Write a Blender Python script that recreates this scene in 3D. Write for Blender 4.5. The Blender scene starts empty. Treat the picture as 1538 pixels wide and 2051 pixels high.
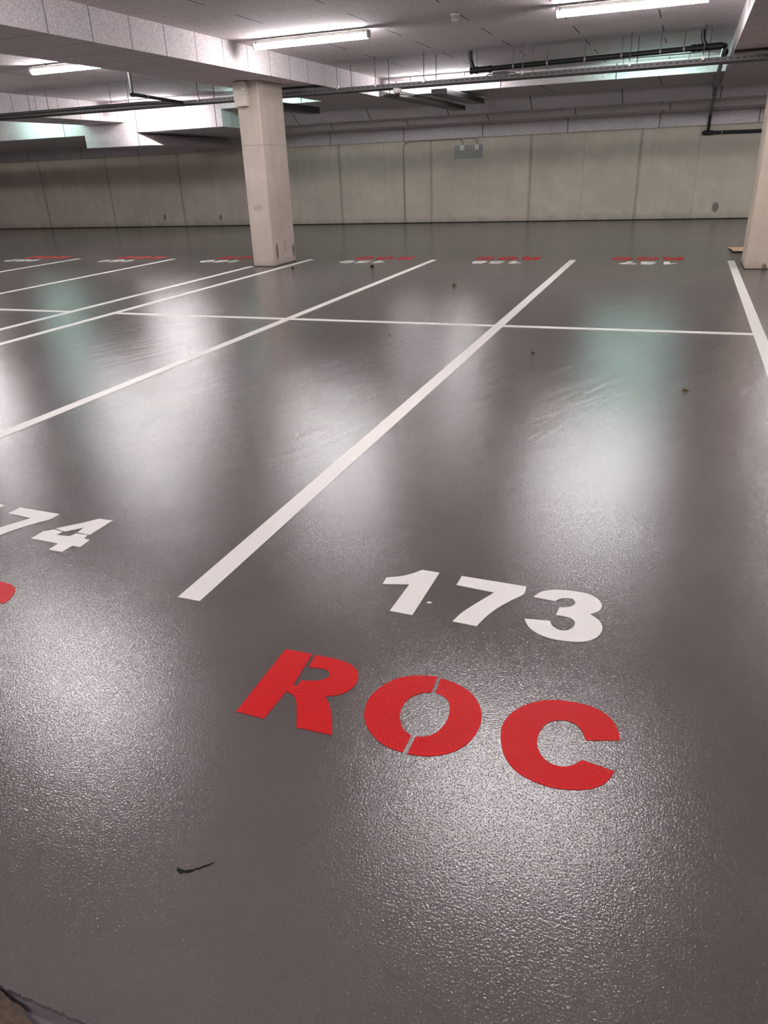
import bpy, bmesh, math, random
from mathutils import Vector, Matrix

random.seed(4)
S = bpy.context.scene
C = S.collection

# ------------------------------------------------------------------ camera
F_PX, PITCH, YAW, ROLL = 1482.69, 0.43398195, -0.37483720, -0.04059237
cf = Vector((math.sin(YAW)*math.cos(PITCH), math.cos(YAW)*math.cos(PITCH), -math.sin(PITCH)))
r0 = Vector((math.cos(YAW), -math.sin(YAW), 0)); u0 = r0.cross(cf)
cr = r0*math.cos(ROLL) + u0*math.sin(ROLL); cu = -r0*math.sin(ROLL) + u0*math.cos(ROLL)
cam = bpy.data.cameras.new('camera'); camo = bpy.data.objects.new('camera', cam); C.objects.link(camo)
m3 = Matrix((cr, cu, -cf)).transposed()
camo.matrix_world = Matrix.Translation((1.69838, -7.850765, 1.55516)) @ m3.to_4x4()
cam.sensor_fit = 'HORIZONTAL'; cam.sensor_width = 36; cam.lens = F_PX/1538*36
cam.clip_start = 0.05; cam.clip_end = 200
S.camera = camo

# ------------------------------------------------------------------ light and exposure
wd = bpy.data.worlds.new('world'); S.world = wd; wd.use_nodes = True
wd.node_tree.nodes['Background'].inputs[0].default_value = (0.9, 0.93, 1, 1)
wd.node_tree.nodes['Background'].inputs[1].default_value = 0.05
TUBE_WHITE = 114.0
TUBE_TEAL = 44.0
S.view_settings.view_transform = 'Standard'; S.view_settings.look = 'None'
S.view_settings.exposure = 0.0; S.view_settings.gamma = 1.0
S.view_settings.use_curve_mapping = False
try:
    S.cycles.use_denoising = True
    S.cycles.max_bounces = 8; S.cycles.diffuse_bounces = 5; S.cycles.glossy_bounces = 4
    S.cycles.sample_clamp_indirect = 20.0
    S.cycles.use_adaptive_sampling = False
except Exception:
    pass

# ------------------------------------------------------------------ materials
class NT:
    """small helper round a node tree"""
    def __init__(s, name):
        s.m = bpy.data.materials.new(name); s.m.use_nodes = True
        s.t = s.m.node_tree; s.b = s.t.nodes['Principled BSDF']
        s.tc = s.t.nodes.new('ShaderNodeNewGeometry').outputs['Position']
    def n(s, kind, **kw):
        x = s.t.nodes.new(kind)
        for k, v in kw.items(): setattr(x, k, v)
        return x
    def put(s, sock, v):
        if hasattr(v, 'is_linked') or hasattr(v, 'links'): s.t.links.new(v, sock)
        else: sock.default_value = v
    def math(s, op, a, b=0.0, clamp=False):
        x = s.n('ShaderNodeMath', operation=op, use_clamp=clamp); s.put(x.inputs[0], a); s.put(x.inputs[1], b); return x.outputs[0]
    def noise(s, scale, detail=3, rough=.55, vec=None, dist=0.0):
        x = s.n('ShaderNodeTexNoise'); s.put(x.inputs['Vector'], vec or s.tc)
        x.inputs['Scale'].default_value = scale; x.inputs['Detail'].default_value = detail
        x.inputs['Roughness'].default_value = rough; x.inputs['Distortion'].default_value = dist
        return x.outputs['Fac']
    def mapr(s, v, a, b, c, d):
        x = s.n('ShaderNodeMapRange'); x.inputs[1].default_value = a; x.inputs[2].default_value = b
        x.inputs[3].default_value = c; x.inputs[4].default_value = d; s.put(x.inputs[0], v); return x.outputs[0]
    def mix(s, f, a, b, blend='MIX'):
        x = s.n('ShaderNodeMix', data_type='RGBA', blend_type=blend)
        s.put(x.inputs[0], f); s.put(x.inputs[6], a); s.put(x.inputs[7], b); return x.outputs[2]
    def xyz(s):
        x = s.n('ShaderNodeSeparateXYZ'); s.put(x.inputs[0], s.tc); return x.outputs
    def mapping(s, rot=(0, 0, 0), scale=(1, 1, 1), loc=(0, 0, 0), vec=None):
        x = s.n('ShaderNodeMapping'); s.put(x.inputs[0], vec or s.tc)
        x.inputs[1].default_value = loc; x.inputs[2].default_value = rot; x.inputs[3].default_value = scale
        return x.outputs[0]
    def bump(s, h, dist, strength=1.0, normal=None):
        x = s.n('ShaderNodeBump'); x.inputs['Strength'].default_value = strength
        x.inputs['Distance'].default_value = dist; s.put(x.inputs['Height'], h)
        if normal is not None: s.put(x.inputs['Normal'], normal)
        return x.outputs[0]
    def line(s, coord, off, pitch, half):
        """1 on a joint repeated every pitch, else 0"""
        v = s.math('SUBTRACT', coord, off)
        v = s.math('FLOORED_MODULO', s.math('ADD', v, pitch/2), pitch)
        v = s.math('ABSOLUTE', s.math('SUBTRACT', v, pitch/2))
        return s.math('LESS_THAN', v, half)
    def fin(s, col, rough, metal=0.0, spec=.5, normal=None):
        s.put(s.b.inputs['Base Color'], col); s.put(s.b.inputs['Roughness'], rough)
        s.b.inputs['Metallic'].default_value = metal
        s.b.inputs['Specular IOR Level'].default_value = spec
        if normal is not None: s.put(s.b.inputs['Normal'], normal)
        return s.m

def rgb(r, g, b): return (r, g, b, 1)

def plain(name, col, rough=.5, metal=0.0, spec=.5, var=.12, scale=25):
    k = NT(name)
    f = k.mapr(k.noise(scale), .3, .7, 1-var, 1+var)
    c = k.mix(1.0, rgb(*col), rgb(1, 1, 1), 'MULTIPLY')
    x = k.n('ShaderNodeHueSaturation'); k.put(x.inputs['Value'], f); k.put(x.inputs['Color'], c)
    return k.fin(x.outputs[0], rough, metal, spec)

PANEL = (.86, .79, .795)
def panel_mat(name, mode, off=(0, 0)):
    """wood wool board: mottled fibres, thin joints. mode: 'ceiling' staggered boards, 'x' / 'y' cross joints only"""
    k = NT(name); X, Y, Z = k.xyz()
    fib = k.noise(52, 5, .78, dist=1.2)
    blo = k.noise(1.3, 2, .5)
    c = k.mix(k.mapr(fib, .35, .62, 0, 1), rgb(PANEL[0]*.44, PANEL[1]*.43, PANEL[2]*.44), rgb(*PANEL))
    c = k.mix(k.mapr(blo, .3, .7, 0, .16), c, rgb(.42, .38, .385))
    if mode == 'ceiling':
        row = k.math('FLOOR', k.math('DIVIDE', k.math('SUBTRACT', Y, .25), .69))
        sh = k.math('MULTIPLY', k.math('FLOORED_MODULO', row, 2.0), 1.2)
        xx = k.math('SUBTRACT', X, sh)
        cross = k.line(xx, off[0], 2.4, .011)
        rows = k.line(Y, .25, .69, .005)
        dark = k.math('MAXIMUM', cross, k.math('MULTIPLY', rows, .38))
    elif mode == 'x': dark = k.line(X, off[0], off[1], .012)
    elif mode == 'y': dark = k.line(Y, off[0], off[1], .0065)
    c = k.mix(k.math('MULTIPLY', dark, .85), c, rgb(.05, .045, .045))
    nrm = k.bump(fib, .004, .7)
    return k.fin(c, .92, 0, .15, nrm)

def concrete_mat(name, col, wall=False, stains=()):
    k = NT(name); X, Y, Z = k.xyz()
    big = k.noise(.9, 4, .6, dist=.4)
    mid = k.noise(5, 4, .65)
    ver = k.noise(1.0, 4, .6, vec=k.mapping(scale=(5, 5, .5)))
    fine = k.noise(60, 3, .6)
    c = k.mix(k.mapr(big, .3, .7, 0, 1), rgb(*[v*.84 for v in col]), rgb(*[v*1.08 for v in col]))
    c = k.mix(k.mapr(mid, .4, .75, 0, .28), c, rgb(col[0]*.72, col[1]*.68, col[2]*.62))
    c = k.mix(k.mapr(ver, .45, .75, 0, .30), c, rgb(col[0]*.7, col[1]*.7, col[2]*.68))
    c = k.mix(k.mapr(fine, .35, .65, 0, .15), c, rgb(*[v*.7 for v in col]))
    pit = k.n('ShaderNodeTexVoronoi'); k.put(pit.inputs['Vector'], k.tc); pit.inputs['Scale'].default_value = 4.5
    pf = k.math('LESS_THAN', pit.outputs['Distance'], .045)
    c = k.mix(k.math('MULTIPLY', pf, .55), c, rgb(.1, .085, .07))
    if wall:
        wob = k.math('MULTIPLY', k.math('SUBTRACT', k.noise(1.2, 3), .5), .05)
        xx = k.math('ADD', X, wob)
        l1 = k.line(xx, .41, 2.95, .011); l2 = k.line(xx, -1.07, 2.95, .009)
        soft = k.line(xx, .41, 2.95, .055)
        c = k.mix(k.math('MULTIPLY', soft, .28), c, rgb(.17, .15, .12))
        c = k.mix(k.math('MULTIPLY', l1, k.mapr(k.noise(3, 4, .7), .35, .65, .2, .6)), c, rgb(.12, .105, .085))
        c = k.mix(k.math('MULTIPLY', l2, .3), c, rgb(.15, .13, .11))
        # uneven darker brown towards the foot of the wall
        foot = k.math('ADD', Z, k.math('MULTIPLY', k.math('SUBTRACT', k.noise(2.2, 4, .7), .5), .5))
        c = k.mix(k.mapr(foot, .0, .22, .45, 0), c, rgb(.22, .18, .13))
        c = k.mix(k.mapr(foot, .04, .3, .0, .0), c, rgb(.3, .27, .22))
    else:
        foot = k.math('ADD', Z, k.math('MULTIPLY', k.math('SUBTRACT', k.noise(9, 4, .7), .5), .16))
        c = k.mix(k.mapr(foot, .0, .12, .45, 0), c, rgb(.2, .165, .12))
        seam = k.math('LESS_THAN', k.math('ABSOLUTE', k.math('SUBTRACT', k.math('ADD', Z, k.math('MULTIPLY', k.noise(6, 3), .05)), 2.03)), .007)
        c = k.mix(k.math('MULTIPLY', seam, .4), c, rgb(.16, .14, .12))
    for (sx, sy, sz, rx, ry, rz, dk) in stains:
        d = k.n('ShaderNodeVectorMath', operation='SUBTRACT'); k.put(d.inputs[0], k.tc); d.inputs[1].default_value = (sx, sy, sz)
        e = k.n('ShaderNodeVectorMath', operation='DIVIDE'); k.put(e.inputs[0], d.outputs[0]); e.inputs[1].default_value = (rx, ry, rz)
        ln = k.n('ShaderNodeVectorMath', operation='LENGTH'); k.put(ln.inputs[0], e.outputs[0])
        v = k.math('ADD', ln.outputs['Value'], k.math('MULTIPLY', k.math('SUBTRACT', k.noise(22, 3, .7), .5), .9))
        c = k.mix(k.mapr(v, .75, 1.1, dk, 0), c, rgb(.075, .068, .055))
    nrm = k.bump(k.math('ADD', fine, k.math('MULTIPLY', mid, 2.0)), .003, .5)
    return k.fin(c, .85, 0, .25, nrm)

def floor_mat():
    k = NT('epoxy_floor'); X, Y, Z = k.xyz()
    peel = k.noise(150, 2, .5)
    grit = k.noise(420, 2, .6)
    wave = k.noise(3.2, 3, .5, vec=k.mapping(scale=(1.5, .30, 1), vec=k.mapping(rot=(0, 0, math.radians(18)))), dist=1.2)
    nub = k.mapr(k.noise(240, 1, .5), .60, .80, 0, 1)
    big = k.noise(.55, 3, .6)
    mid = k.noise(2.4, 4, .6, dist=.6)
    c = k.mix(k.mapr(big, .3, .7, 0, 1), rgb(.078, .065, .063), rgb(.106, .093, .091))
    c = k.mix(k.mapr(mid, .45, .8, 0, .35), c, rgb(.072, .063, .062))
    # ghost of the masking tape beside the cross line
    g1 = k.math('LESS_THAN', k.math('ABSOLUTE', k.math('SUBTRACT', Y, .40)), .05)
    g2 = k.math('LESS_THAN', k.math('ABSOLUTE', k.math('SUBTRACT', Y, .20)), .03)
    gg = k.math('MULTIPLY', k.math('MAXIMUM', g1, g2), k.mapr(k.noise(1.5, 3, .6, vec=k.mapping(scale=(.4, 3, 1))), .4, .6, 0, .4))
    c = k.mix(gg, c, rgb(.2, .18, .18))
    rough = k.mapr(k.noise(1.1, 4, .6, dist=.8), .3, .7, .075, .12)
    rough = k.math('ADD', rough, k.math('MULTIPLY', gg, .1))
    n1 = k.bump(k.math('MULTIPLY', wave, k.mapr(Y, -5.0, -1.5, .12, 1.0)), .0045, 1.0)
    n2 = k.bump(nub, .0019, 1.0, k.bump(peel, .0010, 1.0, n1))
    n3 = k.bump(grit, .0002, 1.0, n2)
    return k.fin(c, rough, 0, .62, n3)

def paint_mat(name, col, rough=.42, bumpd=.0016, spec=.45):
    k = NT(name)
    f = k.noise(9, 4, .6)
    sp = k.noise(260, 2, .6)
    c = k.mix(k.mapr(f, .35, .7, 0, .22), rgb(*col), rgb(*[v*.84 for v in col]))
    c = k.mix(k.mapr(sp, .64, .72, 0, .45), c, rgb(*[v*.55 for v in col]))
    return k.fin(c, rough, 0, spec, k.bump(k.noise(150, 2, .5), bumpd, .8))

def emit_mat(name, col, strength):
    k = NT(name)
    k.b.inputs['Base Color'].default_value = rgb(.8, .8, .8)
    k.b.inputs['Emission Color'].default_value = rgb(*col)
    k.b.inputs['Emission Strength'].default_value = strength
    k.b.inputs['Roughness'].default_value = .4
    return k.m

M = {
    'ceil': panel_mat('ceiling_board', 'ceiling', (1.08, 0)),
    'beam_side': panel_mat('beam_board', 'y', (.26, .70)),
    'beam_bottom': panel_mat('beam_soffit_board', 'y', (.26, .70)),
    'step': panel_mat('step_board', 'x', (-2.33, 2.4)),
    'band': panel_mat('band_board', 'x', (.83, 2.37)),
    'soffit': panel_mat('soffit_board', 'x', (.9, 2.4)),
    'riser_a': panel_mat('riser_board', 'x', (.01, 2.17)),
    'riser_b': panel_mat('lower_riser_board', 'x', (1.08, 2.28)),
    'wall': concrete_mat('wall_concrete', (.61, .54, .465), True,
        ((2.47, 15.36, .29, .09, .2, .14, .7), (-15.16, 15.36, .30, .06, .2, .12, .7), (-12.92, 15.36, .27, .05, .2, .1, .7)  )),
    'pillar': concrete_mat('pillar_concrete', (.47, .405, .355), False,
        ((-5.23, 4.93, .24, .1, .055, .15, .75), (-5.23, 5.58, .20, .1, .06, .13, .75), (-5.23, 5.25, .3, .1, .03, .1, .4), (-5.45, 4.77, 1.0, .10, .1, .06, .25))),
    'pillar_r': concrete_mat('pillar_concrete_right', (.50, .425, .35), False, ((2.9, 4.8, .03, .04, .1, .05, .8),)),
    'floor': floor_mat(),
    'bare': plain('bare_screed', (.105, .09, .098), .8, var=.06),
    'brown': plain('brown_wood', (.055, .033, .022), .8, var=.5, scale=60),
    'white_paint': paint_mat('white_road_paint', (.64, .61, .58)),
    'red_paint': paint_mat('red_road_paint', (.50, .001, .003), .36, .003, .09),
    'black': plain('black_plastic', (.006, .006, .007), .38),
    'black2': plain('black_rubber', (.012, .011, .011), .6),
    'steel': plain('galvanised_steel', (.085, .077, .078), .5, .25),
    'darksteel': plain('dark_steel', (.035, .03, .031), .45, .3),
    'rod': plain('threaded_rod', (.10, .09, .095), .5, .6),
    'zinc': plain('zinc_clamp', (.36, .34, .33), .4, .5),
    'housing': plain('fixture_housing', (.68, .66, .64), .5, var=.03),
    'cap': plain('fixture_cap', (.45, .43, .42), .5),
    'tube_w': emit_mat('tube_diffuser', (1.0, .955, .965), TUBE_WHITE),
    'tube_t': emit_mat('tube_diffuser_green', (.62, 1.0, .90), TUBE_TEAL),
    'whitebox': plain('white_plastic', (.68, .64, .61), .45, var=.04),
    'cream': plain('cream_plastic', (.56, .50, .45), .5, var=.05),
    'greyplate': plain('grey_paint', (.31, .305, .305), .6, var=.06),
    'conduit': plain('grey_conduit', (.30, .27, .24), .5),
    'cardboard': plain('cardboard', (.45, .31, .19), .8, var=.1),
    'leaf': plain('dry_leaf', (.20, .15, .05), .7, var=.4, scale=120),
    'mark': plain('rubber_mark', (.008, .007, .008), .85, 0, .15),
    'glass_dark': plain('dark_dome', (.02, .008, .008), .12),
    'sticker': plain('white_sticker', (.85, .85, .83), .5, var=.02),
}

# ------------------------------------------------------------------ mesh helpers
def obj(name, bm, mats, parent=None, loc=(0, 0, 0), smooth=False, bevel=0):
    me = bpy.data.meshes.new(name)
    bmesh.ops.recalc_face_normals(bm, faces=bm.faces[:])
    bm.to_mesh(me); bm.free()
    for x in (mats if isinstance(mats, (list, tuple)) else [mats]): me.materials.append(M[x])
    if smooth:
        for p in me.polygons: p.use_smooth = True
    o = bpy.data.objects.new(name, me); C.objects.link(o)
    o.location = loc
    if parent is not None: o.parent = parent
    if bevel:
        b = o.modifiers.new('bevel', 'BEVEL'); b.width = bevel; b.segments = 2; b.limit_method = 'ANGLE'
    return o

def tag(o, label, cat, group=None, kind=None):
    if label: o['label'] = label
    if cat: o['category'] = cat
    if group: o['group'] = group
    if kind: o['kind'] = kind
    return o

def thing(name, loc, label, cat, group=None, rz=0):
    o = bpy.data.objects.new(name, None); C.objects.link(o); o.location = loc; o.rotation_euler = (0, 0, rz)
    o.empty_display_size = .1
    return tag(o, label, cat, group)

def struct(name, bm, mats, **kw):
    o = obj(name, bm, mats, **kw); o['kind'] = 'structure'; return o

def dup(src, loc, label, rz=None):
    r = src.copy(); C.objects.link(r); r.location = loc
    if rz is not None: r.rotation_euler = (0, 0, rz)
    r['label'] = label
    for ch in list(src.children):
        c = ch.copy(); C.objects.link(c); c.parent = r
        for g in list(ch.children):
            d = g.copy(); C.objects.link(d); d.parent = c
    return r

def box(bm, x0, x1, y0, y1, z0, z1, mi=0):
    v = [bm.verts.new((x, y, z)) for z in (z0, z1) for y in (y0, y1) for x in (x0, x1)]
    for q in ((0, 1, 3, 2), (4, 6, 7, 5), (0, 4, 5, 1), (2, 3, 7, 6), (0, 2, 6, 4), (1, 5, 7, 3)):
        f = bm.faces.new([v[i] for i in q]); f.material_index = mi
    return bm

def B(*a):
    return box(bmesh.new(), *a)

def tube(bm, pts, r, seg=12, cap=True):
    """round tube along a polyline"""
    pts = [Vector(p) for p in pts]; rings = []
    up0 = None
    for i, p in enumerate(pts):
        t = (pts[min(i+1, len(pts)-1)] - pts[max(i-1, 0)]).normalized()
        if up0 is None:
            up0 = Vector((0, 0, 1)) if abs(t.z) < .9 else Vector((1, 0, 0))
        s = t.cross(up0).normalized(); u = s.cross(t).normalized(); up0 = u
        rr = r[i] if isinstance(r, (list, tuple)) else r
        rings.append([bm.verts.new(p + (s*math.cos(a) + u*math.sin(a))*rr) for a in [2*math.pi*j/seg for j in range(seg)]])
    for a, b in zip(rings[:-1], rings[1:]):
        for j in range(seg): bm.faces.new((a[j], a[(j+1) % seg], b[(j+1) % seg], b[j]))
    if cap:
        bm.faces.new(rings[0][::-1]); bm.faces.new(rings[-1])
    return bm

def T(pts, r, seg=12): return tube(bmesh.new(), pts, r, seg)

def rounded_path(pts, rad, n=6):
    pts = [Vector(p) for p in pts]; out = [pts[0]]
    for a, b, c in zip(pts[:-2], pts[1:-1], pts[2:]):
        d1 = (a-b).normalized(); d2 = (c-b).normalized()
        rr = min(rad, (a-b).length*.45, (c-b).length*.45)
        p1 = b + d1*rr; p2 = b + d2*rr
        for i in range(n+1):
            t = i/n; out.append(p1*(1-t)**2 + b*2*t*(1-t) + p2*t*t)
    out.append(pts[-1]); return out

def prism(bm, poly, axis, a, b, mi=0):
    """extrude a 2D polygon along an axis from a to b"""
    def P(p, t):
        if axis == 'x': return (t, p[0], p[1])
        if axis == 'y': return (p[0], t, p[1])
        return (p[0], p[1], t)
    lo = [bm.verts.new(P(p, a)) for p in poly]; hi = [bm.verts.new(P(p, b)) for p in poly]
    n = len(poly)
    f1 = bm.faces.new(lo); f2 = bm.faces.new(hi[::-1]); f1.material_index = f2.material_index = mi
    for i in range(n):
        f = bm.faces.new((lo[i], hi[i], hi[(i+1) % n], lo[(i+1) % n])); f.material_index = mi
    f1.normal_update(); f2.normal_update()
    bmesh.ops.triangulate(bm, faces=[f1, f2], ngon_method='EAR_CLIP')
    return bm

def lathe(bm, prof, cx, cy, seg=20):
    rings = [[bm.verts.new((cx + r*math.cos(2*math.pi*j/seg), cy + r*math.sin(2*math.pi*j/seg), z)) for j in range(seg)] for r, z in prof]
    for a, b in zip(rings[:-1], rings[1:]):
        for j in range(seg): bm.faces.new((a[j], a[(j+1) % seg], b[(j+1) % seg], b[j]))
    bm.faces.new(rings[0]); bm.faces.new(rings[-1])
    return bm

# ------------------------------------------------------------------ the shell
X0, X1, Y0, YW = -32.0, 13.0, -17.0, 15.36
ZC = 3.33
struct('floor', B(X0-.3, X1+.3, -7.205, YW+.3, -.3, 0), 'floor')
struct('floor', B(X0-.3, X1+.3, Y0-.3, -7.205, -.3, -.012), 'bare')
struct('wall_back', B(X0-.3, X1+.3, YW, YW+.3, 0, 3.6), 'wall')
struct('wall_left', B(X0-.3, X0, Y0-.3, YW, 0, 3.6), 'wall')
struct('wall_right', B(X1, X1+.3, Y0-.3, YW, 0, 3.6), 'wall')
struct('wall_front', B(X0, X1, Y0-.3, Y0, 0, 3.6), 'wall')
struct('ceiling', B(X0-.3, X1+.3, Y0-.3, YW+.3, ZC, ZC+.3), 'ceil')

YS = 10.3
# stepped board lining that comes down towards the back wall (thin folded strip with real thickness)
def fold(name, prof, x0, x1, mats, mi):
    bm = bmesh.new(); T_ = .035
    poly = list(prof) + [(y+T_, z+T_) for y, z in reversed(prof)]
    poly[-1] = (prof[0][0]+T_, prof[0][1])
    prism(bm, poly, 'x', x0, x1)
    bm.faces.ensure_lookup_table()
    for f in bm.faces:                       # material of each strip from the segment it lies on
        c = f.calc_center_median()
        for (a, b), m in zip(zip(prof[:-1], prof[1:]), mi):
            mid = ((a[0]+b[0])/2, (a[1]+b[1])/2)
            if abs(c.y-mid[0]) < 1e-3 and abs(c.z-mid[1]) < 1e-3: f.material_index = m
    return struct(name, bm, mats)
XE = -9.35     # right end of the deeper casing
XH = -12.0
fold('trim_1', [(YS, ZC-.001), (YS, 3.05), (12.8, 3.05), (13.22, 2.76), (13.95, 2.76), (14.15, 2.62), (15.22, 2.60)], XE+.001, X1, ['step', 'soffit', 'riser_a', 'riser_b'], [0, 1, 2, 1, 3, 1])
fold('trim_2', [(YS, ZC-.001), (YS, 2.66), (15.22, 2.60)], X0, XE-.002, ['step', 'band', 'soffit'], [0, 1])
# closing side of the deeper casing, seen beside the pillar
struct('trim_3', prism(bmesh.new(), [(YS+.004, ZC-.002), (YS+.004, 2.664), (14.9, 2.615), (14.9, ZC-.002)], 'x', XE-.03, XE), 'beam_side')
# board band at the top of the back wall
struct('trim_4', B(X0, X1, 15.24, YW, 2.27, 2.66), 'band')
# dark sealant line where wall meets floor
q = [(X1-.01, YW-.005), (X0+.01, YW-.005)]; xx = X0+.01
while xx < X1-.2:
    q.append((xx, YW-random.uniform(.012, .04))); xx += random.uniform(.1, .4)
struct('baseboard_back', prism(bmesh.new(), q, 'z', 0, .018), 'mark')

# ------------------------------------------------------------------ beams
def beam(x0, x1, z, y0, y1, label):
    o = obj('ceiling_beam', B(x0, x1, y0, y1, z, ZC), 'beam_side')
    return tag(o, label, 'beam', 'boarded beams under the ceiling')
beam(-6.2, -4.8, 2.98, -16.95, 13.0, 'long board-clad grey ceiling beam resting on the whole middle pillar')
beam(-13.65, -12.3, 2.908, -16.95, YS+.03, 'board-clad ceiling beam at far left that ends at the flared boarded casing')
beam(2.13, 3.5, 2.98, -16.95, 13.0, 'board-clad ceiling beam in the top right corner above the cut-off pillar')
bm = prism(bmesh.new(), [(-13.65, 2.95), (-13.65, 2.35), (-11.5, 2.34), (XH, 2.66), (-12.0, 2.95)], 'y', YS-.015, 14.6)
tag(obj('boarded_casing', bm, 'step'), 'low boarded casing with a flared right side under the far left beam', 'casing')

# ------------------------------------------------------------------ pillars
def pillar(x0, x1, y0, y1, z, mat, label):
    t = thing('concrete_pillar', ((x0+x1)/2, (y0+y1)/2, 0), label, 'pillar', 'concrete pillars')
    w, d = (x1-x0)/2, (y1-y0)/2; c = .018
    bm = bmesh.new()
    ring = [(-w+c, -d), (w-c, -d), (w, -d+c), (w, d-c), (w-c, d), (-w+c, d), (-w, d-c), (-w, -d+c)]
    prism(bm, ring, 'z', 0, z)
    obj('shaft', bm, mat, t)
    random.seed(int(x0*10)); q = []
    for (ax, ay), (bx, by) in (((-w, -d), (w, -d)), ((w, -d), (w, d)), ((w, d), (-w, d)), ((-w, d), (-w, -d))):
        for i in range(24):
            f = i/24; e = 1+random.choice((0.003, .01, .03)); q.append(((ax+(bx-ax)*f)*e, (ay+(by-ay)*f)*e))
    obj('crumbled_edge', prism(bmesh.new(), q, 'z', 0, .008), 'mark', t)
    return t
pillar(-5.655, -5.23, 4.76, 5.66, 2.98, 'pillar', 'whole concrete pillar left of centre with a cream box near its top')
pillar(2.64, 3.07, 4.82, 5.7, 2.98, 'pillar_r', 'concrete pillar cut off by the right edge of the photo')

# ------------------------------------------------------------------ floor edge in the bottom left corner
q = [(3.0, -7.204), (-1.0, -7.204)]; xx = -1.0
while xx < 3.0:
    q.append((xx, -7.211-random.uniform(0, .005))); xx += random.uniform(.004, .012)
struct('trim_5', prism(bmesh.new(), q, 'z', -.012, .0015), 'floor')
poly = [(-.6, -7.222), (.50, -7.221), (.54, -7.222), (.57, -7.230), (.595, -7.231), (.615, -7.236), (.63, -7.246), (.655, -7.252), (.67, -7.27), (.69, -7.29), (.70, -7.33), (.70, -7.5), (-.6, -7.5)]
o = obj('wooden_board', prism(bmesh.new(), poly, 'z', -.012, .004), 'brown')
tag(o, 'brown splintered board edge in the bottom left corner', 'board')

# ------------------------------------------------------------------ painted lines
LW = .105; ZP = .0016
def pline(x0, x1, y0, y1, label):
    o = obj('painted_line', B(x0, x1, y0, y1, 0, ZP), 'white_paint')
    return tag(o, label, 'line', 'white painted parking lines')
BAY = 2.5; G0 = .693
NEAR, FAR = -5.735, 5.88
lw = LW/2
pline(-lw, lw, NEAR, FAR, 'long white bay line ending near the bottom between the numbers 174 and 173')
pline(BAY-lw, BAY+lw, NEAR, FAR, 'white bay line at the right edge that runs up to the cut-off pillar')
pline(-BAY-lw, -BAY+lw, NEAR, FAR, 'white bay line between far numbers 159 and 158, leaving at the left edge')
pline(-2*BAY-lw, -2*BAY+lw, NEAR, FAR, 'white bay line passing just right of the whole pillar')
XL = -2*BAY-G0
pline(XL-lw, XL+lw, NEAR, 4.74, 'white bay line that ends at the left foot of the whole pillar')
pline(XL-BAY-lw, XL-BAY+lw, NEAR, FAR, 'white bay line between far numbers 161 and 160')
pline(XL-2*BAY-lw, XL-2*BAY+lw, NEAR, FAR, 'white bay line between far numbers 162 and 161')
pline(XL-3*BAY-lw, XL-3*BAY+lw, NEAR, FAR, 'short tip of white bay line at the left edge beyond number 162')
ZP = .0012
cw = .05
for a, b, lab in ((0, 1, 'thin white cross line in the right-hand bay between 173 and 157'),
                  (-1, 0, 'thin white cross line between bays 174 and 158'),
                  (-2, -1, 'thin white cross line in front of far number 159')):
    pline(a*BAY+lw, b*BAY-lw, -cw, cw, lab)
pline(XL-BAY+lw, XL-lw, -cw, cw, 'thin white cross line at the left edge in front of far number 160')

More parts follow.
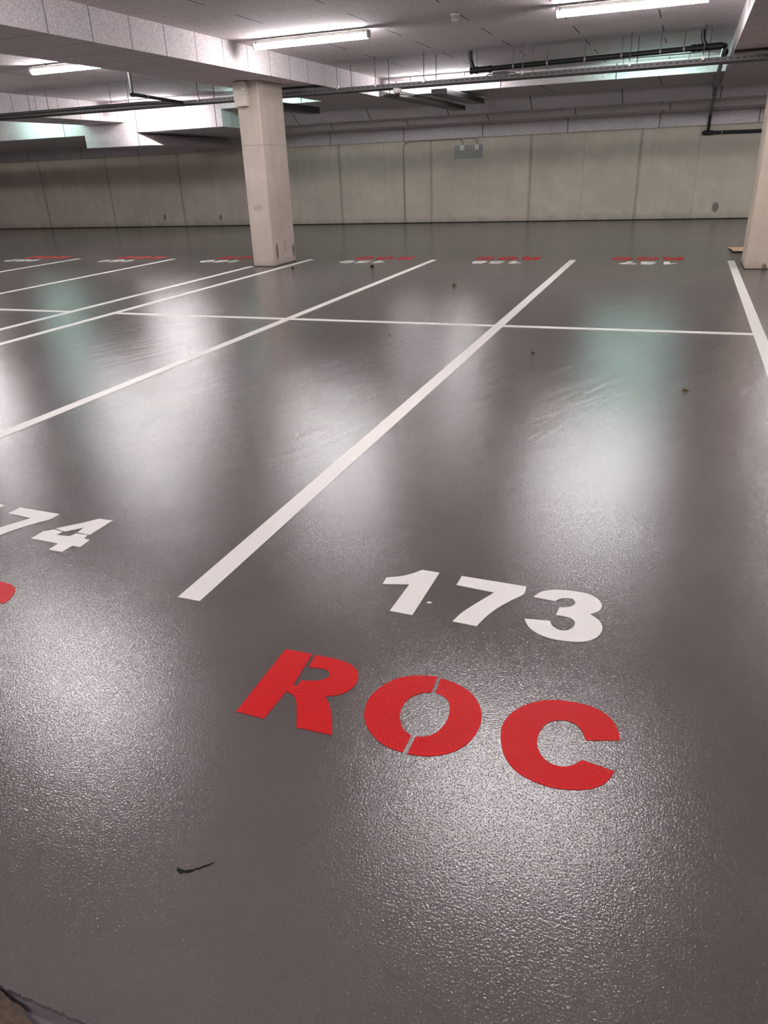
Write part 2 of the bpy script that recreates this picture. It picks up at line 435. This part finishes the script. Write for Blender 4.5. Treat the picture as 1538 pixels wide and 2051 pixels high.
# ------------------------------------------------------------------ painted letters and numbers
GLYPHS = {
    '1': [[(0.713, -5.384), (0.709, -5.328), (0.765, -5.302), (0.802, -5.268), (0.833, -5.224), (0.91, -5.226), (0.904, -5.57), (0.811, -5.566), (0.819, -5.354)]] ,
    '7': [[(1.007, -5.238), (1.278, -5.245), (1.282, -5.308), (1.244, -5.361), (1.205, -5.43), (1.174, -5.506), (1.156, -5.582), (1.062, -5.578), (1.078, -5.51), (1.113, -5.433), (1.165, -5.328), (1.005, -5.314)]] ,
    '3': [[(1.318, -5.334), (1.339, -5.284), (1.388, -5.253), (1.452, -5.243), (1.516, -5.245), (1.561, -5.274), (1.581, -5.32), (1.575, -5.362), (1.543, -5.395), (1.582, -5.428), (1.599, -5.479), (1.588, -5.537), (1.554, -5.578), (1.499, -5.597), (1.432, -5.6), (1.38, -5.584), (1.339, -5.551), (1.314, -5.498), (1.407, -5.485), (1.419, -5.517), (1.447, -5.536), (1.476, -5.532), (1.496, -5.502), (1.498, -5.464), (1.478, -5.441), (1.447, -5.437), (1.422, -5.439), (1.427, -5.38), (1.454, -5.373), (1.477, -5.352), (1.482, -5.326), (1.465, -5.303), (1.439, -5.305), (1.417, -5.318), (1.405, -5.341)]] ,
    'R': [[(0.539, -5.919), (0.645, -5.916), (0.659, -6.094), (0.673, -6.096), (0.674, -6.063), (0.716, -6.053), (0.744, -6.039), (0.756, -6.013), (0.743, -5.988), (0.714, -5.981), (0.665, -5.989), (0.658, -5.918), (0.743, -5.917), (0.8, -5.928), (0.841, -5.96), (0.858, -6.01), (0.854, -6.057), (0.826, -6.096), (0.785, -6.114), (0.819, -6.149), (0.858, -6.219), (0.882, -6.274), (0.763, -6.277), (0.718, -6.182), (0.687, -6.141), (0.652, -6.131), (0.647, -6.273), (0.545, -6.27)]] ,
    'O': [[(1.104, -5.913), (1.024, -5.931), (0.976, -5.964), (0.939, -6.022), (0.923, -6.094), (0.936, -6.16), (0.967, -6.217), (1.015, -6.258), (1.063, -6.282), (1.11, -6.285), (1.111, -6.212), (1.074, -6.188), (1.049, -6.143), (1.04, -6.091), (1.051, -6.042), (1.079, -6.01), (1.11, -5.997)], [(1.117, -5.919), (1.167, -5.926), (1.225, -5.953), (1.27, -6.003), (1.295, -6.063), (1.298, -6.134), (1.28, -6.196), (1.247, -6.243), (1.198, -6.274), (1.158, -6.284), (1.125, -6.286), (1.125, -6.212), (1.158, -6.201), (1.183, -6.172), (1.195, -6.123), (1.193, -6.069), (1.175, -6.02), (1.146, -6.0), (1.123, -5.997)]] ,
    'C': [[(1.703, -6.05), (1.696, -6.01), (1.668, -5.955), (1.619, -5.924), (1.551, -5.916), (1.475, -5.929), (1.413, -5.971), (1.373, -6.031), (1.359, -6.095), (1.368, -6.155), (1.392, -6.218), (1.429, -6.263), (1.481, -6.289), (1.542, -6.298), (1.6, -6.288), (1.649, -6.267), (1.681, -6.233), (1.699, -6.182), (1.607, -6.166), (1.584, -6.198), (1.552, -6.213), (1.516, -6.206), (1.487, -6.175), (1.472, -6.133), (1.472, -6.084), (1.489, -6.037), (1.522, -6.013), (1.564, -6.012), (1.591, -6.038), (1.608, -6.081)]] ,
    '4': [[(-0.892, -5.203), (-0.811, -5.201), (-0.811, -5.369), (-0.89, -5.363), (-0.897, -5.309), (-0.957, -5.373), (-1.03, -5.359), (-0.951, -5.277)], [(-1.029, -5.37), (-0.967, -5.377), (-0.972, -5.416), (-0.896, -5.409), (-0.888, -5.375), (-0.819, -5.374), (-0.811, -5.408), (-0.772, -5.412), (-0.767, -5.486), (-0.812, -5.487), (-0.815, -5.551), (-0.895, -5.551), (-0.895, -5.487), (-1.063, -5.482), (-1.068, -5.405)]],
}

def stroke(pts, w, closed=False):
    """thick polyline as one polygon outline (or two for a closed ring)"""
    pts = [Vector((p[0], p[1])) for p in pts]; n = len(pts); L, R = [], []
    for i, p in enumerate(pts):
        a = pts[(i-1) % n] if (closed or i > 0) else p; b = pts[(i+1) % n] if (closed or i < n-1) else p
        t = (b-a).normalized(); nn = Vector((-t.y, t.x))*w/2
        L.append(p+nn); R.append(p-nn)
    return L, R
def ell(cx, cy, rx, ry, a0, a1, n=14):
    return [(cx+rx*math.cos(math.radians(a0+(a1-a0)*i/n)), cy+ry*math.sin(math.radians(a0+(a1-a0)*i/n))) for i in range(n+1)]
STROKES = {   # in a box 0.28 wide and 0.36 high
    '0': [(ell(.14, .18, .095, .135, 0, 345, 24), .09)],
    '2': [(ell(.135, .255, .09, .07, 170, -40, 12)+[(.05, .04), (.26, .04)], .08)],
    '5': [([(.245, .32), (.085, .32), (.062, .185)]+ell(.135, .125, .095, .085, 120, -160, 14), .08)],
    '6': [([(.235, .30)]+ell(.14, .19, .098, .135, 60, 180, 10)+[(.042, .14)]+ell(.14, .115, .095, .078, 180, 530, 20), .075)],
    '8': [(ell(.14, .272, .075, .055, -90, 255, 18), .07), (ell(.14, .115, .095, .08, 90, 435, 20), .075)],
    '9': [([(.045, .06)]+ell(.14, .17, .098, .135, -120, 0, 10)+[(.238, .22)]+ell(.14, .245, .095, .078, 0, 350, 20), .075)],
}
BOXES = {'1': (.709, -5.57), '7': (1.005, -5.582), '3': (1.318, -5.6), '4': (-1.068, -5.551), 'R': (.539, -6.277), 'O': (.923, -6.286), 'C': (1.359, -6.298)}
def smooth_poly(poly, it=2):
    poly = [Vector(p) for p in poly]
    for _ in range(it):
        out = []; n = len(poly)
        for i, p in enumerate(poly):
            a = poly[i-1]; b = poly[(i+1) % n]
            ang = (p-a).angle(b-p) if (p-a).length > 1e-6 and (b-p).length > 1e-6 else 0
            if ang < math.radians(52):
                out += [p*.78+a*.22, p*.78+b*.22]
            else: out.append(p)
        poly = out
    return poly
def glyph_bm(ch):
    bm = bmesh.new()
    if ch in BOXES:
        ox, oy = BOXES[ch]
        for poly in GLYPHS[ch]:
            q = smooth_poly(poly) if ch != '4' else [Vector(p) for p in poly]
            prism(bm, [(p.x-ox, p.y-oy) for p in q], 'z', 0, .0018)
    else:
        for k, (pts, w) in enumerate(STROKES[ch]):
            L, R = stroke(pts, w)
            for i in range(len(L)-1):
                z = .0018+.0003*k
                vs = [bm.verts.new((p.x, p.y, zz)) for zz in (0, z) for p in (L[i], L[i+1], R[i+1], R[i])]
                for f in ((0, 1, 2, 3), (4, 5, 6, 7), (0, 1, 5, 4), (1, 2, 6, 5), (2, 3, 7, 6), (3, 0, 4, 7)): bm.faces.new([vs[j] for j in f])
    return bm
CACHE = {}
def marking(name, chars, xs, origin, mat, label, cat, group, rz=0, part='digit'):
    t = thing(name, (origin[0], origin[1], 0), label, cat, group, rz)
    for ch, x in zip(chars, xs):
        if (ch, mat) in CACHE:
            o = CACHE[(ch, mat)].copy(); C.objects.link(o); o.parent = t; o.location = (x, 0, 0)
        else:
            o = obj(part, glyph_bm(ch), mat, t, (x, 0, 0)); CACHE[(ch, mat)] = o
    return t
D = (0, .296, .609)          # left edges of three digits
R3 = (0, .384, .820)         # left edges of R, O, C
marking('painted_number', '173', D, (.709, -5.58), 'white_paint', 'large white painted number 173 in the foreground', 'number', 'painted bay numbers')
marking('painted_word', 'ROC', R3, (.539, -6.285), 'red_paint', 'large red painted letters ROC in the foreground below number 173', 'lettering', 'painted red letters', part='letter')
marking('painted_number', '174', (.0, .306, .647), (-1.715, -5.553), 'white_paint', 'white painted number 174 cut off by the left edge', 'number', 'painted bay numbers')
marking('painted_word', 'ROC', R3, (.539-2.42, -6.235), 'red_paint', 'red painted lettering cut off at the left edge below number 174', 'lettering', 'painted red letters', part='letter')
far = [('157', 1.24, 1.20), ('158', -1.27, -1.20), ('159', -3.78, -3.58), ('160', -6.85, -6.68), ('161', -9.40, -9.20), ('162', -11.95, -11.8)]
for num, xc, rc in far:
    marking('painted_number', num, D, (xc+.445, 5.70), 'white_paint', 'far white painted number %s, upside down as seen from here' % num, 'number', 'painted bay numbers', math.pi)
    marking('painted_word', 'ROC', R3, (rc+.585, 6.32), 'red_paint', 'far red painted letters ROC behind number %s' % num, 'lettering', 'painted red letters', math.pi, 'letter')

# ------------------------------------------------------------------ tube lights
LEN = 1.80
def make_light(mat, label, susp):
    """origin on the ceiling; body hangs below it, long side along x"""
    t = thing('tube_light', (0, 0, 0), label, 'ceiling light', 'tube lights under the ceiling')
    h = LEN/2; dz = -susp
    prof = [(-.05, dz), (.05, dz), (.058, dz-.012), (.060, dz-.040), (-.060, dz-.040), (-.058, dz-.012)]
    obj('housing', prism(bmesh.new(), prof, 'x', -h+.02, h-.02), 'housing', t)
    dprof = [(-.060, dz-.0405), (.060, dz-.0405), (.058, dz-.055), (.051, dz-.075), (.037, dz-.096), (.016, dz-.108), (-.016, dz-.108), (-.037, dz-.096), (-.051, dz-.075), (-.058, dz-.055)]
    obj('diffuser', prism(bmesh.new(), dprof, 'x', -h+.02, h-.02), mat, t)
    for s in (-1, 1):
        cp = [(-.062, dz-.004), (.062, dz-.004), (.064, dz-.055), (.05, dz-.09), (.02, dz-.106), (-.02, dz-.106), (-.05, dz-.09), (-.064, dz-.055)]
        obj('end_cap', prism(bmesh.new(), cp, 'x', s*h, s*(h-.02)), 'cap', t)
        for q in (-1, 1):
            obj('clip', B(s*(h-.06)-.012, s*(h-.06)+.012, *sorted((q*.0625, q*.069)), dz-.06, dz-.012), 'zinc', t)
        if susp > .05:
            obj('rod', T([(s*.6, 0, 0), (s*.6, 0, dz)], .006, 6), 'rod', t)
        else:
            obj('bracket', B(s*.6-.02, s*.6+.02, -.03, .03, dz-.001, 0), 'zinc', t)
    return t
L1 = make_light('tube_w', 'lit white tube light left of centre, fully in view on the ceiling', .025)
L1.location = (-3.555, 3.38, ZC)
dup(L1, (.80, 3.30, ZC), 'lit white tube light at the top edge, cut off by the frame')
dup(L1, (-7.90, 3.55, ZC), 'lit white tube light at far left just behind the long beam')
dup(L1, (-11.75, 3.40, ZC), 'white tube light outside the left edge, seen only as a floor reflection')
dup(L1, (4.75, 3.35, ZC), 'white tube light right of the top right beam, outside the frame')
for x, lab in ((-3.70, 'left of the camera'), (.85, 'straight above the camera'), (-7.9, 'two bays left of the camera'), (-11.8, 'three bays left of the camera'), (4.75, 'right of the camera')):
    dup(L1, (x, -3.1, ZC), 'white tube light overhead %s, seen only as floor glare' % lab)
for x, lab in ((-3.70, 'left'), (.85, 'centre'), (-7.9, 'far left'), (4.75, 'right')):
    dup(L1, (x, -9.6, ZC), 'white tube light behind the camera, %s of its row' % lab)
dup(L1, (-16.2, 3.40, ZC), 'white tube light beyond the far left beam, outside the frame')
for x, y, lab in ((-20.2, 3.4, 'added in the middle row, far outside the left edge'), (-16.2, -3.1, 'added four bays left of the camera'), (-19.4, 9.6, 'added near the back wall, outside the left edge'), (-24.3, 9.6, 'added near the back wall, farthest left'), (-24.5, 3.4, 'added in the middle row, farthest left'), (9.2, 3.4, 'in the middle row, farthest right')):  # the left-hand ones are unseen lamps added to brighten the left wall
    dup(L1, (x, y, ZC), 'white tube light ' + lab)
F1 = make_light('tube_w', 'white tube light hidden behind the cable tray, brightening the step right of centre', .11)
F1.location = (-3.55, 9.60, ZC)
dup(F1, (-11.0, 9.60, ZC), 'white tube light hidden by the tray above the bright boarded step left of the pillar')
F2 = make_light('tube_t', 'greenish tube light hidden behind the cable tray towards the right beam', .11)
F2.location = (.85, 9.60, ZC)
dup(F2, (-7.75, 9.60, ZC), 'greenish tube light hidden behind the whole pillar and beam')
dup(F2, (-14.75, 9.60, ZC), 'greenish tube light lighting the step at the far left edge')
dup(F1, (4.75, 9.60, ZC), 'white tube light right of the top right beam near the back wall')

# ------------------------------------------------------------------ cable trays
def tray_bm(L, w, h, pitch=.095, slot=.055):
    """perforated channel along x from 0 to L, width w (y), height h (z from 0)"""
    bm = bmesh.new(); t = .004
    box(bm, 0, L, 0, w, 0, t)
    for y in (0, w-t):
        box(bm, 0, L, *((y+t, y+t+.002) if y == 0 else (y-.002, y)), t, h-.004, 1)  # solid black liner added behind the slots to block the lamps beyond
        box(bm, 0, L, y, y+t, t, h*.42)
        box(bm, 0, L, y, y+t, h*.68, h)
        n = int(L/pitch)
        for i in range(n):
            box(bm, i*pitch, i*pitch+pitch-slot, y, y+t, h*.42, h*.68)
    box(bm, 0, L, -.012, t, h-.004, h)           # rolled lips
    box(bm, 0, L, w-t, w+.012, h-.004, h)
    box(bm, 0, L, -.006, 0, 0, .02)
    return bm
TX0, TX1, TY, TZ = -26.0, 9.0, 6.18, 2.835
t = thing('cable_tray', (TX0, TY, TZ), 'long perforated grey cable tray crossing the whole ceiling from left to right', 'cable tray')
obj('channel', tray_bm(TX1-TX0, .40, .065), ['steel', 'black2'], t)
for y, r in ((.05, .010), (.08, .014), (.12, .012), (.16, .016), (.20, .011), (.25, .013)):
    obj('cable', T([(0.1, y, .006+r), (10, y+.01, .006+r), (20, y-.006, .006+r), (34.8, y, .006+r)], r, 8), 'black2', t)
for x in (-23.0, -20.6, -18.2, -15.8, -13.4, -11.45, -9.35, -7.3, -4.37, -3.64, -2.75, -1.05, .63, 1.7, 4.6, 7.2):
    zt = ZC if not (-6.2 < x < -4.8) else 2.98
    for dy in (-.03, .43):
        obj('hanger_rod', T([(x-TX0+(0 if dy < 0 else .08), dy, .03), (x-TX0+(0 if dy < 0 else .08), dy, zt-TZ)], .0075, 6), 'rod', t)
    obj('hanger_nut', B(x-TX0-.02, x-TX0+.02, -.05, -.013, .04, .095), 'zinc', t)

def branch(name, x, y0, y1, z, w, h, label):
    t = thing(name, (x, y0, z), label, 'cable tray', 'short side trays')
    bm = tray_bm(y1-y0, w, h)
    bmesh.ops.rotate(bm, verts=bm.verts, cent=(0, 0, 0), matrix=Matrix.Rotation(math.pi/2, 3, 'Z'))
    obj('channel', bm, ['darksteel', 'black2'], t)
    for dx, r in ((-.06, .016), (-.11, .02), (-.17, .018), (-.22, .014)):
        obj('cable', T([(dx, .05, .006+r), (dx, y1-y0-.05, .006+r)], r, 8), 'black2', t)
    for yy in (.6, y1-y0-.15):
        obj('hanger_rod', T([(-w-.01, yy, .0), (-w-.01, yy, .25)], .007, 6), 'rod', t)
    return t
branch('side_cable_tray', -3.45, 6.60, 11.6, 2.75, .30, .09, 'dark side cable tray right of centre running towards the back wall')
branch('side_cable_tray', -6.36, 6.60, 9.64, 2.75, .25, .13, 'short black side cable tray just right of the whole pillar')
tag(obj('cable_duct', B(-3.35, -3.02, 8.5, 11.7, 2.86, 2.97), 'black', bevel=.01), 'black cable duct lying above the end of the right side tray', 'duct')
t = thing('junction_box', (-1.45, 6.25, TZ+.066), 'small black junction box with two cables on top of the long tray', 'junction box')
obj('box', B(-.13, .13, .02, .16, 0, .055), 'black', t, bevel=.006)
for s in (-1, 1):
    obj('cable', T(rounded_path([(s*.13, .09, .03), (s*.22, .09, .035), (s*.28, .09, -.01), (s*.3, .09, -.05)], .05), .009, 6), 'black2', t)

# ------------------------------------------------------------------ black drain pipes
t = thing('drain_pipe', (0, 0, 0), 'long black drain pipe under the ceiling that drops down the back wall at right', 'pipe')
PR = .038
path = rounded_path([(-2.05, 6.6, ZC), (-2.05, 6.6, 3.2), (-1.98, 6.6, 3.02)], .06)
obj('drop_pipe', T(path, PR, 14), 'black', t)
obj('main_pipe', T([(-2.05, 6.6, 3.035), (-1.0, 6.6, 3.055), (1.85, 6.6, 3.09)], PR, 14), 'black', t)
for x in (-2.03, -1.93, -1.70): obj('collar', T([(x-.02, 6.6, 3.037), (x+.02, 6.6, 3.037)], .056, 14), 'black', t)
obj('coupling', T([(-2.0, 6.6, 3.037), (-1.66, 6.6, 3.042)], .047, 14), 'black', t)
for x in (1.55, 1.63): obj('collar', T([(x-.02, 6.6, 3.087), (x+.02, 6.6, 3.087)], .054, 14), 'black', t)
obj('coupling', T([(1.5, 6.6, 3.087), (1.95, 6.6, 3.09)], .048, 14), 'black', t)
obj('branch_pipe', T(rounded_path([(1.66, 6.6, ZC), (1.66, 6.6, 3.2), (1.74, 6.6, 3.08)], .06), PR*.9, 14), 'black', t)
obj('return_pipe', T(rounded_path([(1.85, 6.6, 3.09), (2.0, 6.6, 3.09), (2.0, 7.1, 3.08), (2.03, 12.6, 2.95), (2.04, 13.6, 2.70), (2.04, 15.14, 2.50), (2.04, 15.17, 2.30), (2.04, 15.24, 2.09)], .12), PR, 14), 'black', t)
for y in (7.3, 7.45, 12.5, 12.62): obj('collar', T([(2.02, y, 3.09-(y-6.6)*.024), (2.02, y+.05, 3.09-(y+.05-6.6)*.024)], .054, 14), 'black', t)
obj('wall_pipe', T([(1.90, 15.26, 2.09), (2.1, 15.27, 2.09), (5.4, 15.30, 2.05)], PR*1.1, 14), 'black', t)
obj('elbow', T([(1.93, 15.24, 2.09), (2.04, 15.24, 2.09), (2.16, 15.24, 2.09)], .055, 14), 'black', t)
for x in (-1.93, -1.30+.0, -.73, -.12, .46, 1.05, 1.40):
    z = 3.035 + (x+2.05)*.0145
    obj('pipe_clamp', T([(x-.012, 6.6, z), (x+.012, 6.6, z)], PR+.006, 14), 'zinc', t)
    obj('hanger_rod', T([(x, 6.6, z+PR), (x, 6.6, ZC)], .005, 6), 'rod', t)
obj('pipe_clamp', T([(2.36, 15.27, 2.087), (2.385, 15.27, 2.087)], PR*1.1+.007, 14), 'zinc', t)

t = thing('drain_pipe', (0, 0, 0), 'small dark drain pipe left of the pillar with a short drop from the ceiling', 'pipe')
obj('drop_pipe', T([(-7.17, 3.97, ZC-.002), (-7.17, 3.97, 2.84)], .026, 12), 'black2', t)
obj('sloping_pipe', T([(-7.17, 3.94, 2.84), (-7.50, 5.90, 2.84)], .028, 12), 'black2', t)
obj('elbow', T([(-7.17, 3.93, 2.87), (-7.17, 3.96, 2.835), (-7.18, 4.02, 2.835)], .034, 12), 'darksteel', t)
obj('pipe_clamp', T([(-7.26, 4.47, 2.84), (-7.264, 4.495, 2.84)], .034, 12), 'zinc', t)
obj('long_pipe', T(rounded_path([(-7.50, 5.88, 2.845), (-7.55, 5.98, 2.852), (-8.2, 5.75, 2.868), (-14, 5.85, 2.868), (-26, 6.05, 2.86)], .08), .030, 12), 'black2', t)

# ------------------------------------------------------------------ detectors and cameras
t = thing('smoke_detector', (-1.36, 3.14, ZC), 'round white finned smoke detector on the ceiling between the two tube lights', 'detector')
obj('base', lathe(bmesh.new(), [(.062, 0), (.062, -.02), (.05, -.022)], 0, 0), 'whitebox', t)
bm = bmesh.new()
for i in range(12):
    a = 2*math.pi*i/12; c_, s_ = math.cos(a), math.sin(a)
    tube(bm, [(c_*.046, s_*.046, -.02), (c_*.044, s_*.044, -.065)], .006, 6)
lathe(bm, [(.036, -.02), (.034, -.065)], 0, 0)
obj('fins', bm, 'cream', t)
obj('cap', lathe(bmesh.new(), [(.05, -.062), (.046, -.07), (.025, -.083), (.005, -.086)], 0, 0), 'whitebox', t)
def dome(loc, label, plate):
    t = thing('dome_camera', loc, label, 'camera', 'dome cameras')
    obj('housing', lathe(bmesh.new(), [(.05, .05), (.075, .045), (.08, .0), (.062, -.03)], 0, 0), 'whitebox', t)
    obj('dome', lathe(bmesh.new(), [(.055, -.025), (.052, -.05), (.036, -.075), (.01, -.085)], 0, 0), 'glass_dark', t, smooth=True)
    if plate:
        obj('bracket', B(.0, .22, -.03, .03, -.062, -.054), 'darksteel', t)
    return t
dome((-3.28, 6.27, 2.784), 'white dome camera hanging below the long cable tray right of the pillar', True)
dome((-3.15, 11.95, 2.99), 'tiny white dome camera just beyond the end of the right side tray', False)

# ------------------------------------------------------------------ boxes on pillar and wall
t = thing('ventilated_box', (-5.525, 4.76, 2.6), 'cream louvred box fixed near the top of the whole pillar', 'box')
bm = B(-.12, .11, -.09, 0, 0, .36)
obj('body', bm, 'cream', t, bevel=.006)
for z in (.012, .09, .17, .25, .315):
    obj('lid_strip', B(-.125, .115, -.097, -.0905, z, z+.055), 'cream', t)
obj('sticker', B(.035, .105, -.099, -.0975, .235, .262), 'sticker', t)
obj('black_neck', B(-.06, .10, -.07, 0, .361, .379), 'black', t)
tag(obj('painted_patch', B(-4.77, -3.925, 15.352, 15.36, 1.73, 2.085), 'greyplate'), 'grey painted rectangle on the back wall behind two white boxes', 'painted patch')
for x, lab in ((-4.52, 'left'), (-4.09, 'right')):
    t = thing('socket_box', (x, 15.352, 2.02), 'small white junction box, the %s one on the grey wall panel' % lab, 'junction box', 'white boxes on the grey panel')
    obj('housing', B(-.07, .07, -.06, 0, -.07, .07), 'whitebox', t, bevel=.008)
    obj('cover', B(-.045, .045, -.068, -.0605, -.045, .045), 'housing', t, bevel=.004)
tag(obj('cable_conduit', T(rounded_path([(-4.52, 15.335, 2.095), (-4.52, 15.335, 2.22), (-4.66, 15.335, 2.25), (-6.1, 15.335, 2.25), (-6.34, 15.335, 2.20), (-6.34, 15.335, .02)], .10), .017, 8), 'conduit'), 'grey conduit running under the board band and down the back wall to the floor', 'conduit')
tag(obj('cable_conduit', T(rounded_path([(-4.09, 15.335, 2.095), (-4.09, 15.335, 2.21), (-4.22, 15.335, 2.262), (-4.5, 15.335, 2.262)], .08), .012, 8), 'conduit'), 'short grey conduit curving up from the right white box', 'conduit')

# ------------------------------------------------------------------ litter on the floor
bm = prism(bmesh.new(), [(2.52, 7.97), (3.6, 7.95), (3.6, 7.06), (2.58, 7.05), (2.56, 7.4)], 'z', .03, .036)
for v in bm.verts:
    if v.co.y > 7.9: v.co.z -= .028
    if v.co.x < 2.6: v.co.z -= .008
tag(obj('cardboard_sheet', bm, 'cardboard'), 'flat brown cardboard sheet on the floor behind the right pillar', 'cardboard')
def leaf(x, y, s, rz, label):
    bm = bmesh.new(); n = 8; rows = []
    for i in range(n+1):
        t = i/n; w = math.sin(math.pi*min(1, t*1.05))**.8*.42 if 0 < t < 1 else .02
        rows.append([bm.verts.new(((t-.5)*s*1.3, k*w*s, .004 + s*.35*abs(k)**1.5*(1+.5*math.sin(5*t)) + s*.1*t)) for k in (-1, -.5, 0, .5, 1)])
    for a, b in zip(rows[:-1], rows[1:]):
        for j in range(4): bm.faces.new((a[j], a[j+1], b[j+1], b[j]))
    bmesh.ops.solidify(bm, geom=bm.faces[:], thickness=.0012)
    tube(bm, [(-.65*s, 0, .006), (-.95*s, .05*s, .005)], .0012, 6)
    zz = min(v.co.z for v in bm.verts)
    for v in bm.verts: v.co.z -= zz
    o = obj('dry_leaf', bm, 'leaf', None, (x, y, 0)); o.rotation_euler = (0, 0, rz)
    tag(o, label, 'leaf', 'dry leaves on the floor')
leaf(.58, -1.19, .03, .5, 'small curled brown leaf on the floor right of the central bay line')
leaf(1.86, -2.16, .034, .3, 'curled brown leaf on the floor of the right-hand bay, farthest right')
leaf(-1.0, -.63, .022, 1.5, 'tiny brown leaf just below the cross line left of the central bay line')
leaf(-1.24, 2.72, .05, .2, 'brown leaf beyond the cross line below far number 158')
tag(obj('pebble', lathe(bmesh.new(), [(.028, 0), (.036, .012), (.028, .028), (.01, .036)], 0, 0, 10), 'mark', None, (-3.3, 4.76, 0)), 'dark pebble on the floor below far number 159', 'pebble')
tag(obj('pebble', lathe(bmesh.new(), [(.018, 0), (.024, .01), (.016, .022), (.006, .026)], 0, 0, 10), 'mark', None, (-4.72, 4.5, 0)), 'tiny dark pebble right of the pillar foot', 'pebble')
o = obj('paint_chip', prism(bmesh.new(), [(-.011, -.004), (.004, -.006), (.012, .001), (.002, .006), (-.008, .004)], 'z', 0, .003), 'white_paint', None, (.94, -5.475, 0))
tag(o, 'tiny white paint chip beside the digit one of number 173', 'chip')
pts = [(.709, -6.829), (.715, -6.833), (.722, -6.832), (.732, -6.833), (.741, -6.829), (.749, -6.826), (.757, -6.819), (.762, -6.819), (.767, -6.812), (.778, -6.806), (.785, -6.799), (.791, -6.797), (.786, -6.804), (.778, -6.812), (.771, -6.815), (.764, -6.824), (.758, -6.823), (.752, -6.832), (.742, -6.837), (.733, -6.838), (.728, -6.843), (.719, -6.840), (.712, -6.838)]
pts = [(x, -6.815 + (y+6.815)*1.25) for x, y in pts]
tag(obj('tyre_mark', prism(bmesh.new(), pts, 'z', 0, .0008), 'mark'), 'short black rubber scuff mark on the floor near the bottom', 'scuff mark')
